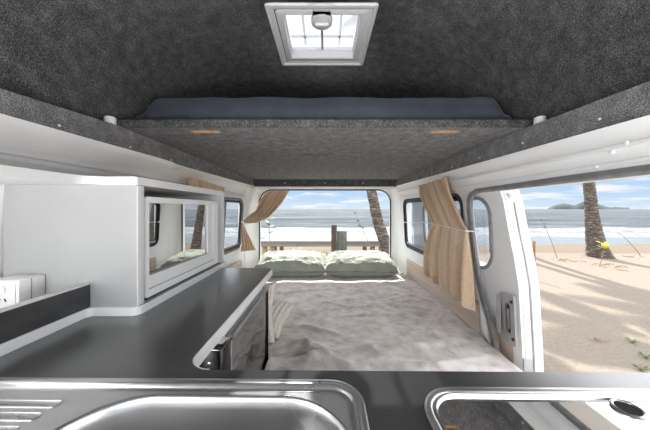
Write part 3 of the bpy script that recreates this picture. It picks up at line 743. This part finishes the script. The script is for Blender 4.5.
# swag at the tailgate
def swag(u, v):
    tab = lambda k: pw(k, v)
    if v < .62:
        t = v / .62
        A = Vector((lerp(-.66, -.765, t), pw([(0, 2.655), (.5, 2.60), (1, 2.36)], t), pw([(0, .15), (.25, .05), (.5, -.02), (.75, -.055), (1, -.115)], t)))   # upper edge
        B = Vector((pw([(0, -.375), (.25, -.45), (.5, -.57), (.75, -.67), (1, -.755)], t), pw([(0, 2.655), (.5, 2.60), (1, 2.35)], t), pw([(0, .19), (.25, .06), (.5, -.08), (.75, -.135), (1, -.135)], t)))
        if t < .12: A = Vector((-.60, A.y, .19)).lerp(A, t / .12)
    else:
        t = (v - .62) / .38
        A = Vector((pw([(0, -.765), (1, -.79)], t), 2.36 + .02 * t, lerp(-.115, -.40, t)))
        B = Vector((pw([(0, -.755), (.2, -.742), (1, -.645)], t), 2.35 + .03 * t, lerp(-.135, -.385, t)))
        A, B = A, B
    p = A.lerp(B, u)
    amp = pw([(0, .012), (.3, .014), (.55, .008), (.62, .004), (.75, .010), (1, .016)], v)
    ph = 4.5 * 2 * pi * u + 1.2 * nz(u * 3, v * 2)
    d = Vector((.35, -1, 0)).normalized() if v < .5 else Vector((.2, -1, 0)).normalized()
    p = p + d * amp * (sin(ph) + .8 * nz(u * 6, v * 3, 8)) + Vector((0, -.03, 0))
    return W(p.x, p.y, p.z)
m = MB(); m.grid(60, 110, swag)
ts = T('curtain', 'tan curtain swept aside at the left of the open tail', 'curtain', W(-.6, 2.5, -.4), 'tan curtains')
m.build('cloth', 'curtain_cloth', ts, smooth=80, solid=.003)
MB().tube([W(-.79, 2.36, -.118), W(-.765, 2.31, -.122), W(-.735, 2.30, -.128), W(-.74, 2.34, -.13)], .004, 6).build('tie', 'cord_white', ts)

# ------------------------------------------------------------------ beach
def sandf(u, v):
    x = lerp(-45, 75, u); y = -9 + 28 * v
    z = .02 * nz(x * .5, y * .5) + .012 * nz(x * 1.6, y * 1.6, 3)
    z += -.20 * sst(9.4, 13.6, y) - .9 * sst(13.4, 19, y) + .03 * math.exp(-((y - 9.2 + .4 * nz(x * .3, 0)) / .35) ** 2)
    return Vector((x, y, z))
m = MB(); m.grid(200, 140, sandf); struct(m.build('beach_sand', 'sand', smooth=80), 'pale dry beach sand behind and beside the van')
m = MB(); m.grid(2, 40, lambda u, v: Vector((lerp(-2500, 3500, u), 12.6 + 4200 * v ** 4, -.20))); struct(m.build('sea', 'sea_water'), 'grey blue sea reaching the horizon')
def wave(y0, amp, wd, seed, x0=-45, x1=75):
    def f(u, v):
        x = lerp(x0, x1, u); c = y0 + 1.5 * nz(x * .06, seed) + .5 * nz(x * .4, seed, 2)
        y = c + (v - .5) * wd; q = sin(pi * v)
        a = amp * (.45 + .9 * abs(nz(x * .22, seed, 5)) + .35 * abs(nz(x * 1.3, y * 1.5, seed)))
        return Vector((x, y + .25 * nz(x * 1.1, y, seed), -.215 + a * q ** .8 + .04 * q * nz(x * 3, y * 4, 1)))
    mb = MB(); mb.grid(420, 14, f); return mb.build('breaking_wave', 'foam', smooth=80)
tag(wave(22.5, .30, 3.4, 1.1), 'white breaking wave furthest out, running across the sea', 'wave', 'breaking waves')
tag(wave(18.3, .14, 2.4, 5.2), 'lower line of white surf nearest the beach', 'wave', 'breaking waves')
def isl(u, v):
    x = lerp(221.5, 305, u) / F * 2000
    prof = pw([(0, 0), (.04, 2), (.12, 5), (.2, 6.2), (.27, 5.6), (.33, 4.2), (.36, 5), (.43, 8.2), (.47, 7.4), (.55, 6), (.63, 5.2), (.7, 3.4), (.76, 2.2), (.82, 2.6), (.9, 2.2), (.98, 2), (1, 0)], u) * 8
    y = 2000 + 260 * v; q = sin(pi * min(v, .999)) ** .7 if v > 0 else 0
    return Vector((x * y / 2000, y, -1 + (prof + 4 * nz(u * 60, v * 6)) * q * (1 if 0 < u < 1 else 0)))
m = MB(); m.grid(120, 16, isl); tag(m.build('island', 'island_forest', smooth=60), 'low wooded island on the horizon beyond the right doorway', 'island')

def frond(c, ang, up, L, seed):
    mb = MB(); d = Vector((cos(ang), sin(ang), 0)); pts = []
    for k in range(13):
        t = k / 12; pts.append(c + d * (L * (t - .12 * t * t)) + Vector((0, 0, up * L * t - (.55 + up * .5) * L * t * t)))
    mb.tube(pts, [.025 * (1 - .85 * k / 12) for k in range(13)], 4)
    side = Vector((-d.y, d.x, 0))
    for k in range(44):
        t = .12 + .87 * k / 43; i = min(11, int(t * 12)); fq = t * 12 - i; p = pts[i].lerp(pts[i + 1], fq); tan = (pts[i + 1] - pts[i]).normalized()
        l = L * .30 * sin(pi * (.12 + .8 * t)) + .05
        for s in (-1, 1):
            q = (side * s * .8 + tan * .55 + Vector((0, 0, -.35))).normalized(); wv = tan * .02
            a, b_, e = p - wv, p + wv, p + q * l + Vector((0, 0, -.12 * l))
            mid = p + q * l * .55
            vs = [mb.bm.verts.new(v) for v in (a, b_, mid + wv * .9, e, mid - wv * .9)]; mb.bm.faces.new(vs)
    return mb
def palm(label, pts, radii, nf=13, L=2.6, seed=0, bulge=True):
    base = Vector(pts[0]); o = T('palm_tree', label, 'palm tree', base, 'coconut palms on the beach')
    # smooth resample
    P_ = [Vector(p) for p in pts]; q = []; rr = []
    N = 70
    for k in range(N + 1):
        t = k / N * (len(P_) - 1); i = min(int(t), len(P_) - 2); f_ = t - i
        p0, p1, p2, p3 = P_[max(i - 1, 0)], P_[i], P_[i + 1], P_[min(i + 2, len(P_) - 1)]
        q.append(.5 * ((2 * p1) + (p2 - p0) * f_ + (2 * p0 - 5 * p1 + 4 * p2 - p3) * f_ * f_ + (3 * p1 - p0 - 3 * p2 + p3) * f_ ** 3))
        rr.append(lerp(radii[i], radii[i + 1], f_))
    pts2, r2 = [], []
    for k in range(N):
        for s in range(2):
            pts2.append(q[k].lerp(q[k + 1], s / 2)); r2.append(lerp(rr[k], rr[k + 1], s / 2) * (1.03 if s == 0 else .97) * (1 + .05 * nz(k * .7, seed)))
    mb = MB(); mb.tube(pts2, r2, 18)
    for v in mb.bm.verts: v.co += Vector((nz(v.co.x * 9, v.co.y * 9, v.co.z * 9), nz(v.co.y * 9, v.co.z * 9, 4), 0)) * .012
    mb.build('trunk', 'palm_bark', o, smooth=60)
    top = q[-1]
    for k in range(nf):
        a = 2 * pi * k / nf + .3 * random.random(); up = random.choice((.75, .45, .15, -.05)); frond(top, a, up, L * random.uniform(.85, 1.1), k).build('frond', 'frond', o, smooth=0)
    return o
palm('thick coconut palm trunk seen through the open side doorway', [(9.75, 8.85, -.15), (9.60, 8.85, .45), (9.45, 8.85, 1.4), (9.31, 8.85, 2.8), (8.9, 8.9, 5.6), (8.3, 8.9, 11.5)], [.40, .265, .19, .15, .14, .12], nf=11, seed=1)
palm('leaning palm trunk at the right of the open tail', [(1.80, 6, -.1), (1.47, 6, .82), (1.27, 6, 1.42), (1.09, 6, 2.2), (.75, 6.3, 3.6), (.45, 6.7, 5.0)], [.17, .14, .13, .115, .11, .1], nf=9, L=1.6, seed=2)
palm('slim palm trunk seen through the right rear side window', [(3.25, 8.0, -.1), (3.08, 8, .8), (2.92, 8, 1.9), (2.75, 8.1, 3.5), (2.3, 8.6, 8.2)], [.2, .14, .13, .12, .11], nf=6, L=1.8, seed=3)
palm('slim palm trunk seen through the window of the sliding door', [(6.72, 9.8, -.1), (6.6, 9.8, .9), (6.5, 9.8, 2.0), (6.3, 9.8, 4), (5.7, 10.1, 9.8)], [.24, .15, .13, .12, .11], nf=4, L=1.8, seed=4)
palm('palm standing on the sand behind the sliding door edge', [(7.5, 9.7, -.1), (7.33, 9.7, .9), (7.1, 9.7, 2.1), (6.7, 9.7, 4.2), (5.9, 9.9, 9.6)], [.22, .14, .12, .11, .1], nf=5, L=1.8, seed=6)

palm('palm standing on the sand behind the right curtain', [(4.95, 10, -.1), (4.8, 10, 1), (4.6, 10, 2.4), (4.3, 10, 5), (3.9, 10, 10.2)], [.22, .15, .13, .12, .11], nf=5, L=1.7, seed=8)
tb = T('beach_table', 'long pale timber table on the sand beyond the open tail', 'table', Vector((-.05, 7.4, 0)))
MB().box((-1.72, 6.62, .80), (1.62, 8.2, .855), .008).build('tabletop', 'table_wood', tb)
MB().box((-1.70, 6.645, .70), (1.60, 6.69, .80), .004).build('apron', 'table_wood', tb)
MB().box((-1.70, 8.13, .70), (1.60, 8.175, .80), .004).build('apron', 'table_wood', tb)
for x in (-1.62, -1.40, 1.28, 1.52):
    for y in (6.74, 8.08): MB().box((x - .06, y - .05, -.03), (x + .06, y + .05, .799), .006).build('leg', 'post_pale', tb)
p = P(334, 225, 5.0)
tag(MB().box((p.x - .055, 4.94, -.05), (p.x + .055, 5.05, p.z), .006).build('timber_post', 'post_dark'), 'dark brown timber post standing in the sand beside the grey green pillar', 'post')
p = P(342, 231, 5.05)
pl = T('service_pillar', 'grey green square service pillar beside the dark timber post', 'pillar', Vector((p.x, 5.1, 0)))
MB().box((p.x - .095, 5.0, -.05), (p.x + .095, 5.2, p.z), .02, 3).build('cabinet', 'pillar_green', pl)
MB().box((p.x + .0, 4.985, .7), (p.x + .09, 5.0, p.z - .06), .012).build('cover', 'pillar_green', pl)
p = P(534, 241, 6.0)
st = T('marker_stake', 'orange brown wooden stake in the sand beside the door edge', 'stake', Vector((p.x, 6, 0)))
MB().box((p.x - .021, 5.98, -.1), (p.x + .021, 6.02, p.z), .004).build('stake', 'stake_wood', st)
MB().box((p.x - .0225, 5.9785, .34), (p.x + .0225, 6.0215, .40)).build('yellow_band', 'leaf_yellow', st)

def leaf(mb, p, d, l, w):
    d = d.normalized(); s = d.cross(Vector((0, 0, 1)));
    if s.length < .01: s = Vector((1, 0, 0))
    s.normalize(); n_ = s.cross(d)
    L0 = [mb.bm.verts.new(p)]; rows = []
    for t, k in ((.25, .8), (.5, 1), (.78, .62)): rows.append((p + d * l * t - s * w * k * .5 + n_ * -.1 * l * t * t, p + d * l * t + n_ * .03 * l, p + d * l * t + s * w * k * .5 + n_ * -.1 * l * t * t))
    rows = [[mb.bm.verts.new(v) for v in r] for r in rows]; tip = mb.bm.verts.new(p + d * l - n_ * .12 * l)
    mb.bm.faces.new((L0[0], rows[0][0], rows[0][1])); mb.bm.faces.new((L0[0], rows[0][1], rows[0][2]))
    for a, b_ in zip(rows, rows[1:]):
        mb.bm.faces.new((a[0], b_[0], b_[1], a[1])); mb.bm.faces.new((a[1], b_[1], b_[2], a[2]))
    mb.bm.faces.new((rows[2][0], tip, rows[2][1])); mb.bm.faces.new((rows[2][1], tip, rows[2][2]))
def seedling(base, top, nl, l, label, name='seedling', lm_='leaf_green', fruit=False, sm='dry_stalk'):
    base = Vector(base); top = Vector(top); o = T(name, label, 'plant', base)
    mid = base.lerp(top, .5) + Vector((.03, 0, 0)); MB().tube([base - Vector((0, 0, .05)), mid, top], [.012, .009, .006], 6).build('stem', sm, o)
    for k in range(nl):
        a = 2.4 * k; mb = MB(); leaf(mb, base.lerp(top, 1 - .25 * k / nl), Vector((cos(a), sin(a), .5)), l * (.8 + .4 * random.random()), l * .45); mb.build('leaf', lm_ if not (fruit and k % 4 == 1) else 'leaf_yellow', o, smooth=60)
    if fruit: MB().lathe([(.0, -.09), (.06, -.06), (.085, 0), (.06, .06), (0, .09)], top + Vector((-.02, -.05, -.07)), 'Z', 14).build('flower', 'leaf_yellow', o, label='round yellow flower head')
    return o
q = P(603, 266, 7.3); seedling((q.x, 7.4, 0), P(604, 243, 7.4), 7, .15, 'yellow and green leafed plant in front of the thick palm trunk', fruit=True)
seedling((-1.15, 5, 0), P(269, 220, 5), 7, .14, 'spindly seedling with yellow green leaves at the left of the open tail')
seedling((-.58, 5.2, 0), P(296, 250, 5.2), 6, .13, 'small green seedling showing behind the left pillow')
seedling((.03, 4.8, 0), P(327, 252, 4.8), 6, .13, 'small green seedling at the foot of the dark timber post')
def stalk(a, b_, label, heads):
    a, b_ = Vector(a), Vector(b_); o = T('grass_stalk', label, 'grass stalk', a)
    bend = a.lerp(b_, .55) + Vector((.06, 0, .05)); pts = [a.lerp(bend, t) .lerp(bend.lerp(b_, t), t) for t in (0, .2, .4, .6, .8, 1)]
    MB().tube(pts, [.012, .011, .009, .008, .006, .004], 5).build('stem', 'dry_stalk', o)
    for k in range(heads):
        t = 1 - .09 * k; p = pts[-1].lerp(pts[-2], k * .45 if k * .45 < 1 else 1) + Vector((random.uniform(-.05, .05), 0, random.uniform(-.03, .03)))
        MB().lathe([(.004, -.035), (.016, -.01), (.014, .015), (.003, .035)], p, 'X', 6).build('seed_head', 'seed_head', o)
    return o
stalk((1.28, 5.2, 0), P(355, 214, 5.2), 'bending grass stalk with dark seed heads before the leaning palm', 6)
stalk((P(557, 258, 8.7).x, 8.7, 0), P(542, 221, 8.7), 'thin grass stalk with seed heads beside the stake', 6)
stalk((P(641, 256, 9).x, 9, 0), P(618, 232, 9), 'thin bare grass stalk at the far right beyond the thick palm', 0)
stalk(P(352, 224, 9.2), P(357, 217, 9.2), 'short twig against the sea above the service pillar', 0) if False else None
def twigs(px, py, n, label, spread=.35, k_=1):
    D = ZC * F / (py - 209); c = P(px, py, D); c.z = .012; o = T('driftwood_twigs', label, 'twigs', c)
    for k in range(n):
        a = random.uniform(0, pi); l = random.uniform(.06, .18) * k_; p = c + Vector((random.uniform(-spread, spread), random.uniform(-spread, spread) * .6, .008)); d = Vector((cos(a), sin(a) * .6, .12 * random.random())) * l
        MB().tube([p - d, p + Vector((0, 0, .015)), p + d], [.008 * k_, .011 * k_, .005 * k_], 5).build('twig', 'driftwood', o)
twigs(567, 261, 9, 'dead twigs scattered at the foot of the grass stalk')
twigs(608, 266, 8, 'dead twigs scattered round the yellow plant')
twigs(631, 257, 6, 'dark twigs on the sand right of the thick palm', .3)
twigs(598, 341, 6, 'few dark twigs in the shaded sand near the van', .05, .5)
def tuft(px, py, label, n=26):
    D = ZC * F / (py - 209); c = P(px, py, D); c.z = .01; mb = MB()
    for k in range(n):
        p = c + Vector((random.uniform(-.012, .012), random.uniform(-.012, .012), 0)); a = random.uniform(0, 2 * pi); leaf(mb, p, Vector((cos(a), sin(a), .5)), random.uniform(.04, .09), .005)
    mb.lathe([(.016, -.012), (.012, .002), (.004, .006)], c, 'Z', 8)
    tag(mb.build('grass_tuft', 'frond', smooth=0), label, 'grass')
tuft(632, 343, 'grass tuft in the sand, furthest from the van'); tuft(646, 358, 'grass tuft at the right edge of the doorway view'); tuft(641, 370, 'grass tuft nearest the worktop edge')

# ------------------------------------------------------------------ sky, sun, lamps, camera
w = bpy.data.worlds.new('sky'); sc.world = w; w.use_nodes = True; t = w.node_tree; t.nodes.clear()
N = lambda k, **a: (lambda o: ([setattr(o, q, v) for q, v in a.items()], o)[1])(t.nodes.new(k))
out = N('ShaderNodeOutputWorld'); bg = N('ShaderNodeBackground'); tc = N('ShaderNodeTexCoord'); sep = N('ShaderNodeSeparateXYZ')
t.links.new(tc.outputs['Generated'], sep.inputs[0])
def ramp(fac, stops):
    o = N('ShaderNodeValToRGB'); e = o.color_ramp.elements
    while len(e) < len(stops): e.new(.5)
    for el, (p, c) in zip(e, stops): el.position = p; el.color = c
    t.links.new(fac, o.inputs['Fac']); return o
skyc = ramp(sep.outputs['Z'], [(0.0, srgb((214, 230, 244))), (.04, srgb((190, 217, 243))), (.10, srgb((172, 207, 243))), (.16, srgb((222, 229, 238))), (.3, srgb((235, 237, 240)))])
ad = N('ShaderNodeMath', operation='ADD'); ad.inputs[1].default_value = .10; t.links.new(sep.outputs['Z'], ad.inputs[0])
dx = N('ShaderNodeMath', operation='DIVIDE'); dy = N('ShaderNodeMath', operation='DIVIDE')
for d_, ax in ((dx, 'X'), (dy, 'Y')): t.links.new(sep.outputs[ax], d_.inputs[0]); t.links.new(ad.outputs[0], d_.inputs[1])
cmb = N('ShaderNodeCombineXYZ'); t.links.new(dx.outputs[0], cmb.inputs[0]); t.links.new(dy.outputs[0], cmb.inputs[1])
cn = N('ShaderNodeTexNoise'); cn.inputs['Scale'].default_value = .75; cn.inputs['Detail'].default_value = 8; cn.inputs['Roughness'].default_value = .6
t.links.new(cmb.outputs[0], cn.inputs['Vector'])
cm = ramp(cn.outputs['Fac'], [(.50, (0, 0, 0, 1)), (.62, (1, 1, 1, 1))])
mx = N('ShaderNodeMix', data_type='RGBA'); t.links.new(cm.outputs[0], mx.inputs['Factor']); t.links.new(skyc.outputs[0], mx.inputs['A']); mx.inputs['B'].default_value = srgb((244, 246, 250))
t.links.new(mx.outputs['Result'], bg.inputs['Color']); bg.inputs['Strength'].default_value = 1.0
gl = N('ShaderNodeMapRange', interpolation_type='SMOOTHSTEP'); gl.inputs['From Min'].default_value = .07; gl.inputs['From Max'].default_value = .24; gl.inputs['To Min'].default_value = .86; gl.inputs['To Max'].default_value = 4.0
t.links.new(sep.outputs['Z'], gl.inputs['Value']); t.links.new(gl.outputs[0], bg.inputs['Strength'])
t.links.new(bg.outputs[0], out.inputs['Surface'])

def light(name, typ, loc, d, energy, **kw):
    l = bpy.data.lights.new(name, typ); l.energy = energy
    for k, v in kw.items(): setattr(l, k, v)
    o = bpy.data.objects.new(name, l); COL.objects.link(o); o.location = loc
    o.rotation_euler = Vector(d).to_track_quat('-Z', 'Y').to_euler(); return o
el = R(57); az = R(3)
light('sun', 'SUN', (0, 10, 12), (sin(az) * cos(el), -cos(az) * cos(el), -sin(el)), 8.6, angle=R(.6), color=(1, .96, .9))
# added fill lamps behind the lens, brightening the cabin interior
light('windscreen_fill', 'AREA', (0, -5.0, 1.5), (0, 1, 0), 110, shape='RECTANGLE', size=2.6, size_y=2.6)  # large added lamp shining in through the windscreen opening
light('cab_fill_uplight', 'AREA', W(0, -.55, -.62), (0, .55, 1), 25, shape='RECTANGLE', size=1.2, size_y=.4)  # added low lamp aimed up to brighten ceiling and side boards

light('cab_window_fill', 'AREA', W(.74, -.45, -.22), (-1, .75, .25), 8.0, shape='RECTANGLE', size=.6, size_y=.4)  # added fill lamp at the cab window, for the left rail
light('cab_window_fill', 'AREA', W(-.80, -.45, -.22), (1, .75, .25), 10, shape='RECTANGLE', size=.6, size_y=.4)  # added fill lamp opposite, for the right rail and band

cam = bpy.data.cameras.new('camera'); co = bpy.data.objects.new('camera', cam); COL.objects.link(co)
co.location = (0, 0, ZC); co.rotation_euler = (R(90), 0, 0)
cam.sensor_width = 36; cam.lens = F / 650 * 36; cam.shift_y = -6 / 650; cam.clip_start = .01; cam.clip_end = 8000
sc.camera = co
sc.view_settings.view_transform = 'Standard'; sc.view_settings.look = 'None'; sc.view_settings.gamma = 1; sc.view_settings.exposure = 0.3
